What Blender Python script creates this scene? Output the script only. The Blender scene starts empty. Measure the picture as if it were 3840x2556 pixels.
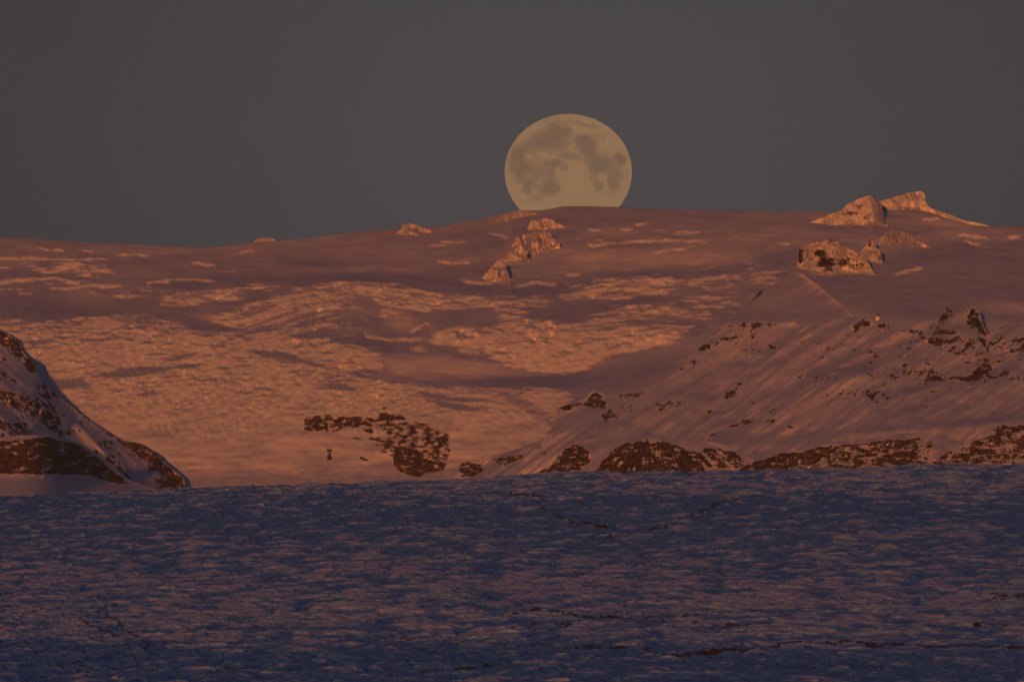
import bpy, math, numpy as np
rad = math.radians
C = bpy.context.scene.collection
P = 1.0 / 52360.0            # radians per photo pixel (500 mm class tele lens)
VH = 1900.0                  # photo row at eye level
CZ = 120.0                   # eye height
SUN_EL, SUN_AZ = 1.7, 4.5   # degrees; sun stands low behind the camera and to its left
rng = np.random.RandomState(7)

# ------------------------------------------------------------------ numeric helpers
def make_noise(seed):
    r = np.random.RandomState(seed)
    perm = r.permutation(1024); perm = np.concatenate([perm, perm, perm])
    ang = r.rand(1024) * 2 * np.pi
    gx, gy = np.cos(ang).astype(np.float32), np.sin(ang).astype(np.float32)
    def f(x, y):
        x = np.asarray(x, dtype=np.float64); y = np.asarray(y, dtype=np.float64)
        xi = np.floor(x).astype(np.int64); yi = np.floor(y).astype(np.int64)
        fx = (x - xi).astype(np.float32); fy = (y - yi).astype(np.float32)
        xi &= 1023; yi &= 1023
        u = fx*fx*fx*(fx*(fx*6-15)+10); v = fy*fy*fy*(fy*(fy*6-15)+10)
        def g(ax, ay, dx, dy):
            h = perm[perm[(xi+ax) & 1023] + ((yi+ay) & 1023)]
            return gx[h]*dx + gy[h]*dy
        a = g(0,0,fx,fy); b = g(1,0,fx-1,fy); c = g(0,1,fx,fy-1); d = g(1,1,fx-1,fy-1)
        return ((a+(b-a)*u) + ((c+(d-c)*u)-(a+(b-a)*u))*v) * 1.5
    return f
N = [make_noise(s) for s in range(12)]
def fbm(x, y, o=4, k=0, gain=0.5, ridged=False):
    s = 0; a = 1; t = 0
    for i in range(o):
        n = N[(k+i) % 12](x*2**i + 17.3*i, y*2**i + 9.1*i)
        if ridged: n = 1 - 2*np.abs(n)
        s = s + a*n; t += a; a *= gain
    return s/t
def cells(x, y, seed=0):
    """distance to the nearest cell point, to the second, and that cell's three random numbers"""
    r = np.random.RandomState(seed+90); T = r.rand(5, 512, 512).astype(np.float32)
    xi = np.floor(x).astype(np.int64); yi = np.floor(y).astype(np.int64)
    f1 = np.full(x.shape, 9, np.float32); f2 = f1.copy(); ids = np.zeros(x.shape, np.int64); ox = np.zeros(x.shape, np.float32); oy = ox.copy()
    for a in (-1,0,1):
        for b in (-1,0,1):
            I = ((xi+a) & 511)*512 + ((yi+b) & 511)
            dx = (xi+a + T[0].ravel()[I] - x).astype(np.float32); dy = (yi+b + T[1].ravel()[I] - y).astype(np.float32)
            d = np.hypot(dx, dy); m = d < f1
            f2 = np.where(m, f1, np.minimum(f2, d)); f1 = np.where(m, d, f1)
            ids = np.where(m, I, ids); ox = np.where(m, dx, ox); oy = np.where(m, dy, oy)
    return f1, f2, ox, oy, T[2].ravel()[ids], T[3].ravel()[ids], T[4].ravel()[ids]
def sstep(a, b, x):
    t = np.clip((x-a)/(b-a), 0, 1); return t*t*(3-2*t)
def cur(pts, u):
    p = np.array(pts, float); return np.interp(u, p[:,0], p[:,1])
def blur(a, sx, sy=None):
    sy = sx if sy is None else sy
    for ax, s in ((1, sx), (0, sy)):
        if s < 0.3: continue
        r = int(3*s)+1; k = np.exp(-0.5*(np.arange(-r, r+1)/s)**2); k /= k.sum()
        pad = [(0,0),(0,0)]; pad[ax] = (r, r)
        b = np.pad(a, pad, mode='edge'); n = a.shape[ax]; out = np.zeros_like(a)
        for i, w in enumerate(k):
            out += w*(b[:, i:i+n] if ax == 1 else b[i:i+n, :])
        a = out
    return a

class Layer:
    """tone (steepness) and rock cover of one hill, laid out over its face"""
    def __init__(s, u0, u1, v0, v1, base=0.3, du=3.0, dv=2.5):
        s.u0, s.v0, s.du, s.dv = u0, v0, du, dv
        s.nu = int((u1-u0)/du)+1; s.nv = int((v1-v0)/dv)+1
        s.u = u0 + np.arange(s.nu)*du; s.v = v0 + np.arange(s.nv)*dv
        s.U, s.V = np.meshgrid(s.u, s.v)
        s.B = np.full(s.U.shape, base, float)
        s.R = np.zeros(s.U.shape); s.I = np.zeros(s.U.shape); s.S = np.zeros(s.U.shape)
        s.wu = s.U + 30*fbm(s.U/90, s.V/26, 4, 3, 0.6); s.wv = s.V + 8*fbm(s.U/60, s.V/20, 4, 5)
        s.cu = s.U + 12*fbm(s.U/26, s.V/16, 4, 6, 0.65); s.cv = s.V + 9*fbm(s.U/28, s.V/14, 4, 8, 0.65)
    def poly(s, pts, f=4.0, crisp=False):
        p = np.array(pts, float)
        m = np.zeros(s.U.shape)
        pad = 30
        i0 = max(0, int((p[:,0].min()-pad-s.u0)/s.du)); i1 = min(s.nu, int((p[:,0].max()+pad-s.u0)/s.du)+2)
        j0 = max(0, int((p[:,1].min()-pad-s.v0)/s.dv)); j1 = min(s.nv, int((p[:,1].max()+pad-s.v0)/s.dv)+2)
        if i1 <= i0 or j1 <= j0: return m
        X = (s.cu if crisp else s.wu)[j0:j1, i0:i1]; Y = (s.cv if crisp else s.wv)[j0:j1, i0:i1]
        ins = np.zeros(X.shape, bool); n = len(p)
        for k in range(n):
            x1, y1 = p[k]; x2, y2 = p[(k+1) % n]
            if y1 == y2: continue
            c = ((y1 > Y) != (y2 > Y)) & (X < (x2-x1)*(Y-y1)/(y2-y1)+x1)
            ins ^= c
        m[j0:j1, i0:i1] = ins
        e = int(4*f/min(s.du, s.dv))+2; a0, a1, b0, b1 = max(0,j0-e), min(s.nv,j1+e), max(0,i0-e), min(s.nu,i1+e)
        m[a0:a1, b0:b1] = blur(m[a0:a1, b0:b1], f/s.du, f/s.dv)
        return m
    def line(s, pts, w, crisp=False):
        q = np.array(pts, float); pad = w+32; out = np.zeros(s.U.shape)
        i0 = max(0, int((q[:,0].min()-pad-s.u0)/s.du)); i1 = min(s.nu, int((q[:,0].max()+pad-s.u0)/s.du)+2)
        j0 = max(0, int((q[:,1].min()-pad-s.v0)/s.dv)); j1 = min(s.nv, int((q[:,1].max()+pad-s.v0)/s.dv)+2)
        if i1 <= i0 or j1 <= j0: return out
        X, Y = ((s.cu, s.cv) if crisp else (s.wu, s.wv)); X = X[j0:j1, i0:i1]; Y = Y[j0:j1, i0:i1]
        d = np.full(X.shape, 1e9)
        for (x1, y1), (x2, y2) in zip(pts[:-1], pts[1:]):
            dx, dy = x2-x1, y2-y1; L = dx*dx+dy*dy+1e-9
            t = np.clip(((X-x1)*dx+(Y-y1)*dy)/L, 0, 1)
            d = np.minimum(d, np.hypot(X-x1-t*dx, Y-y1-t*dy))
        out[j0:j1, i0:i1] = np.clip(1-(d/w)**2, 0, 1)
        return out
    def setB(s, m, val): s.B = s.B*(1-m) + val*m
    def solve(s, D0, it=34, k=0.46, lr=5.0, beta=0.9):
        """relief of the face whose steepness towards the low sun follows the wished tone:
        a least-squares start, then descent on the log of the slope's exposure to the sun"""
        m = D0*P; el, az = math.radians(SUN_EL), math.radians(SUN_AZ); hz, hx = m*s.dv, m*s.du
        slope = np.clip(s.B*(0.70+0.30*sstep(0.2, 0.65, s.B))*k, 0.028, 1.2); T = np.sin(np.arctan(slope)+el)
        a, b = 1/hz**2, 1/hx**2; nv, nu = T.shape
        ky = (2-2*np.cos(np.pi*np.arange(2*nv)/nv))*a; kx = (2-2*np.cos(np.pi*np.arange(nu+1)/nu))*b
        K = ky[:,None]+kx[None]
        def inv(g, eps):
            E = np.concatenate([g, g[::-1]], 0); E = np.concatenate([E, E[:, ::-1]], 1)
            Q = K+eps; Q[0,0] = max(Q[0,0], 1e-9)
            F = np.fft.rfft2(E)/Q
            if eps == 0: F[0,0] = 0
            return np.fft.irfft2(F, E.shape)[:nv, :nu]
        G = 1/slope; gz = -(G[1:]+G[:-1])/2/hz; div = np.zeros(G.shape); div[:-1] += gz; div[1:] -= gz
        D = -inv(div, 0); vel = np.zeros_like(D); Tc = (T[1:,1:]+T[:-1,:-1])/2
        c0, s0, e0 = math.cos(az)*math.cos(el), math.sin(az)*math.cos(el), math.sin(el); wp = 0.0004
        for n in range(it):
            q = -(D[1:,:-1]+D[1:,1:]-D[:-1,:-1]-D[:-1,1:])/(2*hz); p = (D[:-1,1:]+D[1:,1:]-D[:-1,:-1]-D[1:,:-1])/(2*hx)
            w = 1+p*p+q*q; num = np.maximum(c0-s0*p+e0*q, .3); L = np.clip(np.log(num)-.5*np.log(w)-np.log(Tc), -1, 1)
            gp = (L*(-s0/num-p/w)+wp*p)/(2*hx); gq = -(L*(e0/num-q/w) + 0.05*np.clip(q-0.9, -2, 0))/(2*hz)
            g = np.zeros_like(D)
            g[1:,:-1] += gq-gp; g[1:,1:] += gq+gp; g[:-1,:-1] -= gq+gp; g[:-1,1:] += gp-gq
            vel = beta*vel - (lr if n > 3 else 3)*inv(g, 1e-5); D = D+vel
        q = np.full(D.shape, 9.); q[1:-1] = -(D[2:]-D[:-2])/2/hz
        spot = np.clip(3*blur((q < 1.25).astype(float), 1.5, 1.2), 0, 1); D = D*(1-spot) + blur(D, 2.2, 1.6)*spot
        s.D = D - D[-1].mean() + D0
        return s
    def at(s, A, u, v):
        x = np.clip((u-s.u0)/s.du, 0, s.nu-1.001); y = np.clip((v-s.v0)/s.dv, 0, s.nv-1.001)
        i = x.astype(int); j = y.astype(int); fx = x-i; fy = y-j
        return (A[j,i]*(1-fx)+A[j,i+1]*fx)*(1-fy) + (A[j+1,i]*(1-fx)+A[j+1,i+1]*fx)*fy

# ------------------------------------------------------------------ mesh + materials
def grid_mesh(name, X, Y, Z, attrs=None, mat=None, origin=None, smooth=True, parent=None):
    ny, nx = X.shape
    if origin is None: origin = (float(X.mean()), float(Y.mean()), float(Z.min()))
    co = np.stack([X-origin[0], Y-origin[1], Z-origin[2]], -1).reshape(-1, 3).astype(np.float32)
    me = bpy.data.meshes.new(name)
    me.vertices.add(len(co)); me.vertices.foreach_set('co', co.ravel())
    idx = np.arange(ny*nx).reshape(ny, nx)
    q = np.stack([idx[:-1,:-1], idx[:-1,1:], idx[1:,1:], idx[1:,:-1]], -1).reshape(-1, 4).astype(np.int32)
    me.loops.add(q.size); me.loops.foreach_set('vertex_index', q.ravel())
    me.polygons.add(len(q)); me.polygons.foreach_set('loop_start', np.arange(0, q.size, 4, dtype=np.int32))
    me.polygons.foreach_set('use_smooth', np.full(len(q), smooth))
    me.update(calc_edges=True); me.validate()
    for k, a in (attrs or {}).items():
        at = me.attributes.new(k, 'FLOAT', 'POINT'); at.data.foreach_set('value', np.ascontiguousarray(a, dtype=np.float32).ravel())
    if mat: me.materials.append(mat)
    o = bpy.data.objects.new(name, me); o.location = origin; C.objects.link(o)
    if parent: o.parent = parent
    return o
def struct(o): o['kind'] = 'structure'; return o
def thing(o, label, cat, group=None):
    o['label'] = label; o['category'] = cat
    if group: o['group'] = group
    return o

def nmat(name):
    m = bpy.data.materials.new(name); m.use_nodes = True
    nt = m.node_tree; nt.nodes.clear()
    out = nt.nodes.new('ShaderNodeOutputMaterial')
    return m, nt, out
def node(nt, t, **kw):
    n = nt.nodes.new(t)
    for k, v in kw.items():
        if k.startswith('i_'):
            key = k[2:]; n.inputs[int(key) if key.isdigit() else key].default_value = v
        else: setattr(n, k, v)
    return n
def mixc(nt, fac, a, b):
    n = nt.nodes.new('ShaderNodeMix'); n.data_type = 'RGBA'
    L = nt.links
    if hasattr(fac, 'is_linked'): L.new(fac, n.inputs[0])
    else: n.inputs[0].default_value = fac
    for s, x in ((6, a), (7, b)):
        if hasattr(x, 'is_linked'): L.new(x, n.inputs[s])
        else: n.inputs[s].default_value = (*x, 1)
    return n.outputs[2]
def mathn(nt, op, a, b=0.0, clamp=False):
    n = nt.nodes.new('ShaderNodeMath'); n.operation = op; n.use_clamp = clamp
    for s, x in ((0, a), (1, b)):
        if hasattr(x, 'is_linked'): nt.links.new(x, n.inputs[s])
        else: n.inputs[s].default_value = x
    return n.outputs[0]
def noise(nt, scale, detail=4, rough=0.55, vec=None, stretch=None):
    n = nt.nodes.new('ShaderNodeTexNoise'); n.inputs['Scale'].default_value = scale
    n.inputs['Detail'].default_value = detail; n.inputs['Roughness'].default_value = rough
    tc = nt.nodes.new('ShaderNodeTexCoord'); mp = nt.nodes.new('ShaderNodeMapping')
    if stretch: mp.inputs['Scale'].default_value = stretch
    nt.links.new(tc.outputs['Object'], mp.inputs[0]); nt.links.new(mp.outputs[0], n.inputs['Vector'])
    return n.outputs['Fac']
def attr(nt, name):
    a = nt.nodes.new('ShaderNodeAttribute'); a.attribute_name = name; return a.outputs['Fac']
def ramp(nt, x, a, b):
    n = nt.nodes.new('ShaderNodeMapRange'); n.interpolation_type = 'SMOOTHSTEP'
    nt.links.new(x, n.inputs[0]); n.inputs[1].default_value = a; n.inputs[2].default_value = b
    return n.outputs[0]

def mountain_material(name, snow=(0.80,0.78,0.78), rock=(0.058,0.032,0.040), rock2=(0.15,0.078,0.076)):
    m, nt, out = nmat(name)
    L = nt.links
    r = attr(nt, 'rock'); ic = attr(nt, 'ice')
    n1 = noise(nt, 0.06, 5, 0.6); n2 = noise(nt, 0.012, 4, 0.6, stretch=(1,1,3)); n3 = noise(nt, 0.25, 3)
    snowc = mixc(nt, ramp(nt, n2, 0.35, 0.7), snow, tuple(c*0.9 for c in snow))
    icec = mixc(nt, ramp(nt, n1, 0.42, 0.62), (0.72,0.73,0.68), (0.58,0.66,0.61))
    sc = mixc(nt, mathn(nt, 'MULTIPLY', ic, ramp(nt, n1, 0.45, 0.7), True), snowc, icec)
    rc = mixc(nt, ramp(nt, n1, 0.4, 0.7), rock, rock2)
    e = mathn(nt, 'ADD', r, mathn(nt, 'MULTIPLY', mathn(nt, 'SUBTRACT', n3, 0.5), 0.55))
    mask = ramp(nt, e, 0.32, 0.66)
    col = mixc(nt, mask, sc, rc)
    b = node(nt, 'ShaderNodeBsdfPrincipled'); b.inputs['Roughness'].default_value = 1.0
    b.inputs['Specular IOR Level'].default_value = 0.0
    L.new(col, b.inputs['Base Color'])
    bp = node(nt, 'ShaderNodeBump'); bp.inputs['Strength'].default_value = 1.0
    dist = mathn(nt, 'ADD', 0.25, mathn(nt, 'ADD', mathn(nt, 'MULTIPLY', mask, 3.0), mathn(nt, 'MULTIPLY', ic, 0.6)))
    L.new(dist, bp.inputs['Distance']); bp.inputs['Distance'].default_value = 1
    L.new(noise(nt, 0.10, 6, 0.65), bp.inputs['Height']); L.new(bp.outputs[0], b.inputs['Normal'])
    L.new(b.outputs[0], out.inputs[0])
    return m
M_MTN = mountain_material('snow_and_rock')
M_CRAG = mountain_material('rimed_rock', snow=(0.66,0.62,0.60))

def xyz(u, v, D): return D*(u-1920)*P, D, CZ + D*(VH-v)*P

# ------------------------------------------------------------------ the ice cap and its icefalls
def icecap():
    s = Layer(-160, 4000, 740, 1900, 0.30)
    U, V = s.U, s.V
    # stream lines of the ice, used to run crevasses along
    ku = [0,300,600,900,1300,1700,2100,2500,3000,3840]
    cs = [(887,905,920,915,870,845,775,785,790,845),
          (1000,985,1010,985,985,975,930,903,900,930),
          (1090,1070,1090,1080,1055,1100,1080,1035,1015,1060),
          (1200,1195,1190,1240,1120,1180,1180,1150,1130,1180),
          (1300,1295,1290,1310,1300,1330,1300,1250,1250,1300),
          (1400,1390,1400,1380,1400,1440,1450,1360,1380,1400),
          (1560,1570,1560,1530,1540,1500,1560,1600,1600,1600),
          (1800,1820,1800,1800,1810,1800,1790,1780,1780,1780)]
    uu = np.clip(s.u, 0, 3840); W = np.zeros(U.shape)
    cc = np.array([np.interp(uu, ku, c) for c in cs])
    tv = np.array([900,1000,1090,1190,1290,1400,1560,1800.])
    for i in range(s.nu): W[:, i] = np.interp(s.v, cc[:, i], tv) + np.minimum(0, s.v-cc[0,i]) + np.maximum(0, s.v-cc[-1,i])
    st1 = fbm(U/150, W/15, 4, 0, 0.6)          # long crevasse streaks
    st2 = fbm(U/34, W/11, 3, 4, 0.6)
    soft = fbm(U/420, W/60, 3, 2)
    P_ = s.poly; B = s.setB
    B(np.ones(U.shape), 0.225); s.B += 0.26*soft
    # --- skyline zone, summit dome
    B(0.6*P_([(-200,880),(400,905),(740,930),(1400,865),(1900,800),(2000,850),(1500,900),(900,960),(300,950),(-200,940)], 16), 0.33)
    B(0.8*P_([(2050,770),(2900,785),(3100,790),(3000,830),(2400,830),(2100,815)], 12), 0.22)
    B(0.9*P_([(2100,925),(2500,930),(2850,950),(2800,990),(2500,1005),(2250,1010),(2100,990)], 16), 0.47)
    B(0.7*P_([(1900,870),(2150,930),(2150,1000),(1900,1030),(1850,980)], 14), 0.36)
    B(0.8*P_([(1200,870),(1500,900),(1750,900),(1700,960),(1400,990),(1200,960)], 20), 0.31)
    B(0.6*P_([(2500,850),(3000,860),(3050,930),(2700,950),(2500,930)], 16), 0.33)
    # --- dark troughs
    dark = [([(1100,1030),(1300,1015),(1700,1040),(1850,1060),(2000,1072),(2200,1040),(2450,1012),(2800,1000),(3000,1012),(2850,1032),(2300,1046),(2193,1064),(2083,1118),(1934,1123),(1680,1108),(1531,1079),(1338,1057),(1150,1057),(900,1075),(700,1085),(500,1070),(700,1045),(900,1035)], 0.11),
            ([(-100,1105),(100,1120),(200,1140),(400,1165),(640,1178),(760,1198),(900,1235),(880,1248),(760,1245),(700,1212),(500,1192),(480,1190),(250,1205),(-100,1195)], 0.10),
            ([(630,1222),(700,1212),(800,1225),(900,1238),(800,1252),(700,1250)], 0.09),
            ([(1967,1152),(2083,1125),(2300,1127),(2500,1110),(2800,1100),(2780,1140),(2500,1141),(2304,1158),(2221,1186),(2166,1214),(2060,1210),(1972,1190)], 0.13),
            ([(1060,1250),(1380,1262),(1570,1277),(1610,1300),(1580,1330),(1450,1322),(1330,1298),(1230,1278)], 0.12),
            ([(1165,1350),(1300,1385),(1450,1425),(1600,1428),(1800,1418),(2000,1408),(2200,1375),(2400,1335),(2560,1330),(2440,1400),(2300,1455),(2158,1465),(1950,1457),(1700,1447),(1500,1447),(1280,1402)], 0.12),
            ([(2450,1190),(2560,1195),(2700,1205),(2640,1260),(2560,1235),(2300,1225),(2280,1195)], 0.18),
            ([(3000,1050),(3300,1000),(3840,960),(3900,1000),(3840,1200),(3300,1180),(3100,1120)], 0.17),
            ([(2900,950),(3000,930),(3000,1030),(2700,1040),(2500,1015),(2800,990)], 0.16),
            ([(3300,925),(3840,950),(3840,990),(3500,960)], 0.13),
            ([(300,955),(900,970),(1100,1000),(900,1040),(500,1020),(350,985)], 0.22)]
    for p, val in dark: B(0.92*P_(p, 9), val)
    mid = [([(1290,1125),(1380,1112),(1440,1160),(1400,1200),(1240,1190)], 0.28), ([(1540,1172),(1650,1165),(1880,1165),(1850,1212),(1700,1224),(1600,1240),(1540,1210)], 0.24),
           ([(1440,1180),(1540,1180),(1580,1230),(1500,1245),(1440,1220)], 0.46), ([(1400,1345),(1560,1330),(1800,1350),(2000,1400),(1800,1412),(1500,1412)], 0.5),
           ([(2230,1350),(2560,1290),(2600,1300),(2450,1345),(2250,1390)], 0.3)]
    # --- crevassed ice: bright, streaky
    br = [([(-100,1000),(80,1000),(240,990),(300,983),(350,988),(430,1003),(430,1023),(380,1018),(330,1042),(290,1032),(220,1018),(80,1012),(-100,1015)], 0.85),
          ([(-100,1075),(90,1078),(180,1087),(100,1102),(-100,1095)], 0.7), ([(110,1118),(170,1104),(145,1121)], 0.7), ([(130,1132),(190,1120),(165,1137)], 0.7),
          ([(340,1134),(450,1100),(540,1082),(640,1086),(560,1097),(470,1118),(360,1135)], 0.75),
          ([(470,1150),(560,1136),(520,1158)], 0.7),
          ([(560,1127),(700,1102),(850,1092),(930,1070),(1050,1064),(1100,1068),(980,1092),(880,1124),(740,1137),(650,1147)], 0.75),
          ([(770,1206),(850,1180),(950,1140),(1040,1108),(1100,1090),(1200,1066),(1338,1059),(1531,1081),(1680,1108),(1934,1125),(2083,1119),(2193,1064),(2304,1048),(2520,1040),(2540,1090),(2331,1113),(2110,1127),(1961,1158),(1965,1200),(1885,1200),(1880,1165),(1650,1162),(1540,1172),(1440,1200),(1400,1195),(1440,1150),(1380,1110),(1290,1122),(1260,1160),(1000,1210),(900,1232),(850,1225)], 0.86),
          ([(980,1225),(1100,1205),(1210,1240),(1150,1262),(1020,1245)], 0.62), ([(1150,1195),(1280,1160),(1300,1215),(1200,1230)], 0.66),
          ([(1559,1259),(1697,1224),(1835,1224),(1890,1197),(1972,1197),(2083,1216),(2166,1219),(2221,1186),(2304,1158),(2414,1147),(2520,1160),(2690,1172),(2690,1192),(2500,1182),(2276,1190),(2270,1224),(2414,1230),(2600,1238),(2500,1300),(2300,1330),(2180,1395),(2060,1408),(1920,1390),(1807,1310),(1700,1300),(1620,1290)], 0.84),
          ([(1690,1300),(1800,1310),(1790,1350),(1720,1345)], 0.6), ([(1520,1290),(1600,1285),(1620,1330),(1560,1320)], 0.6),
          ([(2480,1052),(2690,1040),(2880,1018),(2960,1030),(2880,1068),(2700,1078),(2500,1070)], 0.66), ([(2540,1115),(2680,1105),(2800,1120),(2780,1148),(2600,1152)], 0.7),
          ([(2440,1180),(2600,1170),(2720,1178),(2640,1192)], 0.62), ([(3360,1028),(3440,1005),(3460,1012),(3400,1032)], 0.7),
          ([(-100,1198),(200,1205),(350,1191),(520,1188),(660,1208),(700,1240),(760,1252),(880,1244),(1000,1242),(1100,1262),(1250,1283),(1380,1320),(1500,1334),(1640,1345),(1600,1365),(1350,1385),(1200,1355),(1120,1352),(1280,1402),(1450,1440),(1640,1452),(1900,1460),(2150,1462),(2130,1530),(2080,1600),(2040,1650),(1900,1700),(1720,1745),(1690,1830),(-100,1900)], 0.74)]
    icem = np.zeros(U.shape); iceb = np.full(U.shape, 0.8); B0 = s.B.copy()
    for p, val in br:
        m = P_(p, 18); iceb = np.where(m > icem, val, iceb); icem = np.maximum(icem, m)
    for p, val in mid: icem *= 1-P_(p, 12)
    ste = fbm(U/110, W/8, 4, 6, 0.65)
    icem = sstep(0.32, 0.66, icem + (0.5*st1 + 0.95*ste)*(1-np.abs(2*icem-1)**2) + 0.16*st2*(icem > 0.02))
    B(icem, iceb*0.86)
    for p, val in mid: B(P_(p, 12)*(1-icem), val)
    # --- thin bright lips
    for p, w in [([(145,932),(185,936)],4),([(200,938),(230,939)],3),([(300,941),(340,943)],3),([(-20,968),(180,972),(400,972)],4),([(-20,1062),(100,1050),(200,1043),(290,1060)],6),
                 ([(205,1083),(350,1072),(450,1075)],5),([(560,1060),(640,1054)],5),([(670,1048),(780,1050)],4),([(755,990),(800,995)],6),([(725,985),(760,985)],4),([(900,947),(945,942)],5),
                 ([(440,955),(550,957)],4),([(1382,1257),(1465,1274),(1570,1271)],7),([(2215,921),(2359,906),(2500,903),(2650,908)],6),([(1660,910),(1750,908)],4),([(1620,921),(1670,919)],4),
                 ([(1835,876),(1870,880),(1900,890)],5),([(1640,982),(1690,985),(1750,985)],6),([(1750,1052),(1830,1066)],6),([(1950,1075),(2000,1060),(2080,1065)],5),([(2125,1034),(2180,1030)],4),
                 ([(2330,862),(2370,858)],5),([(2390,842),(2430,840)],4),([(2200,862),(2245,864)],4),([(2470,945),(2560,930)],5),([(2540,870),(2620,868)],5),([(2930,912),(2960,916)],4),
                 ([(3600,880),(3680,890),(3710,893)],6),([(3620,900),(3670,920)],5),([(3470,822),(3520,820)],4),([(3780,890),(3820,888)],7),([(3360,1030),(3450,1004)],6),([(2450,1220),(2600,1225)],4),
                 ([(1540,1242),(1600,1215)],6)]:
        q = s.line(p, w*1.25); B(0.9*sstep(0.15, 0.6, q + 0.9*fbm(U/38, V/6, 4, 2, 0.65)*(q > 0)), 0.66 + 0.5*fbm(U/30, V/10, 2, 5))
    # --- second ice belt with dark slots, flow round the rock step
    for p, w, val in [([(1560,1470),(1700,1492),(1830,1500)],8,.25),([(1600,1500),(1700,1520),(1830,1535)],11,.22),([(1900,1478),(1990,1530),(2080,1590)],26,.28),([(1760,1470),(1880,1480)],5,.25),
                      ([(430,1388),(600,1380),(740,1372)],9,.25),([(380,1408),(470,1405)],10,.25),([(650,1335),(740,1322)],7,.25),([(960,1322),(1120,1338)],13,.2),([(1030,1345),(1170,1352)],9,.2),
                      ([(1200,1400),(1330,1415)],9,.3),([(1400,1345),(1560,1352)],6,.45),([(80,1285),(200,1275)],9,.3),([(120,1300),(300,1260)],5,.3),([(640,1225),(900,1262)],6,.3),([(1800,1640),(2000,1600)],22,.38),
                      ([(1220,1440),(1330,1460)],14,.35),([(200,1430),(330,1450)],18,.35)]:
        B(0.85*s.line(p, w), val)
    # --- lower apron of the fall: smoother swells
    B(0.7*P_([(3640,1150),(3720,1138),(4000,1130),(4000,1185),(3760,1175)], 9), 0.5)
    low = sstep(1520, 1660, V + 0.00*U)
    B(0.55*low*sstep(2400, 2100, U), 0.56)
    swell = fbm(U/170, W/22, 3, 6)
    s.B += 0.45*low*swell*sstep(1830, 1790, V)
    B(sstep(1775, 1815, V + 0.02*U), 0.36)
    B(0.8*P_([(1160,1700),(1240,1730),(1330,1800),(1100,1810)], 10), 0.42)
    icem *= 1-0.7*low
    for p, dn in [([(-100,925),(700,925),(900,960),(900,1150),(-100,1150)], .0), ([(400,1040),(900,1040),(900,1080),(400,1075)], .05), ([(2050,830),(2800,850),(2800,960),(2100,930)], .05),
                  ([(1750,1040),(2250,1000),(2250,1070),(1900,1110)], .03), ([(2500,1000),(2950,980),(2950,1200),(2450,1250)], .06), ([(3500,870),(3760,880),(3700,940),(3560,920)], .08), ([(1600,960),(1800,960),(1780,1010),(1620,1000)], .02), ([(1000,1180),(1350,1120),(1400,1250),(1100,1270)], .09)]:
        B(0.8*P_(p, 20)*sstep(0.30-dn*2, 0.46-dn*2, 0.7*fbm(U/75, W/8, 4, 10, 0.6)+0.5*st1+0.2*st2)*(1-icem), 0.62)
    up = sstep(1330, 1200, V)
    tex = sstep(-0.30, -0.12, st1*0.9+st2*0.4 - 0.10*up)*(1-0.7*up*sstep(0.05, -0.12, ste))
    s.B *= 1 - icem*0.62*(1-tex)*(1-0.6*sstep(1400, 1560, V))
    s.B += icem*(0.34*st2 + 0.36*fbm(U/26, V/8, 4, 8, 0.7))
    s.B += 0.16*fbm(U/120, W/10, 4, 7, 0.6)*(1-0.5*icem)
    # dark hollows between the crevasse fields
    for p in ([(470,1384),(520,1376),(600,1378),(650,1372),(640,1384),(585,1396),(500,1412),(400,1416),(375,1408),(380,1396),(440,1392)], [(620,1346),(680,1330),(738,1320),(740,1327),(700,1342),(640,1348)],
              [(655,1372),(680,1358),(710,1366),(720,1376),(680,1384)], [(518,1482),(530,1470),(580,1458),(588,1478),(560,1488),(520,1488)], [(955,1318),(1030,1318),(1110,1330),(1125,1340),(1060,1342),(990,1332)],
              [(1100,1345),(1180,1362),(1270,1392),(1200,1380),(1120,1356)], [(1220,1434),(1300,1440),(1350,1462),(1260,1464)], [(1550,1468),(1700,1488),(1840,1498),(1800,1506),(1650,1500)], [(1600,1502),(1720,1520),(1830,1540),(1700,1536)],
              [(90,1284),(150,1272),(205,1278),(140,1296)], [(160,1435),(300,1415),(330,1440),(230,1460)]):
        q = sstep(0.30, 0.60, P_(p, 4) + 0.35*st2 + 0.25*st1); B(0.9*q*(P_(p, 9) > 0.05), 0.20); icem *= 1-0.8*q
    # seracs of the fall
    sr = fbm(U/14, V/22, 3, 9)
    fall = P_([(350,1380),(1000,1330),(1700,1480),(1700,1600),(1100,1560),(900,1700),(500,1640)], 40) + 0.7*P_([(1800,1240),(2600,1230),(2300,1340),(1950,1400)], 25)
    s.B += 0.30*np.clip(fall,0,1)*sr
    s.I = np.clip(icem*0.5 + 0.6*fall, 0, 1)
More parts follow.
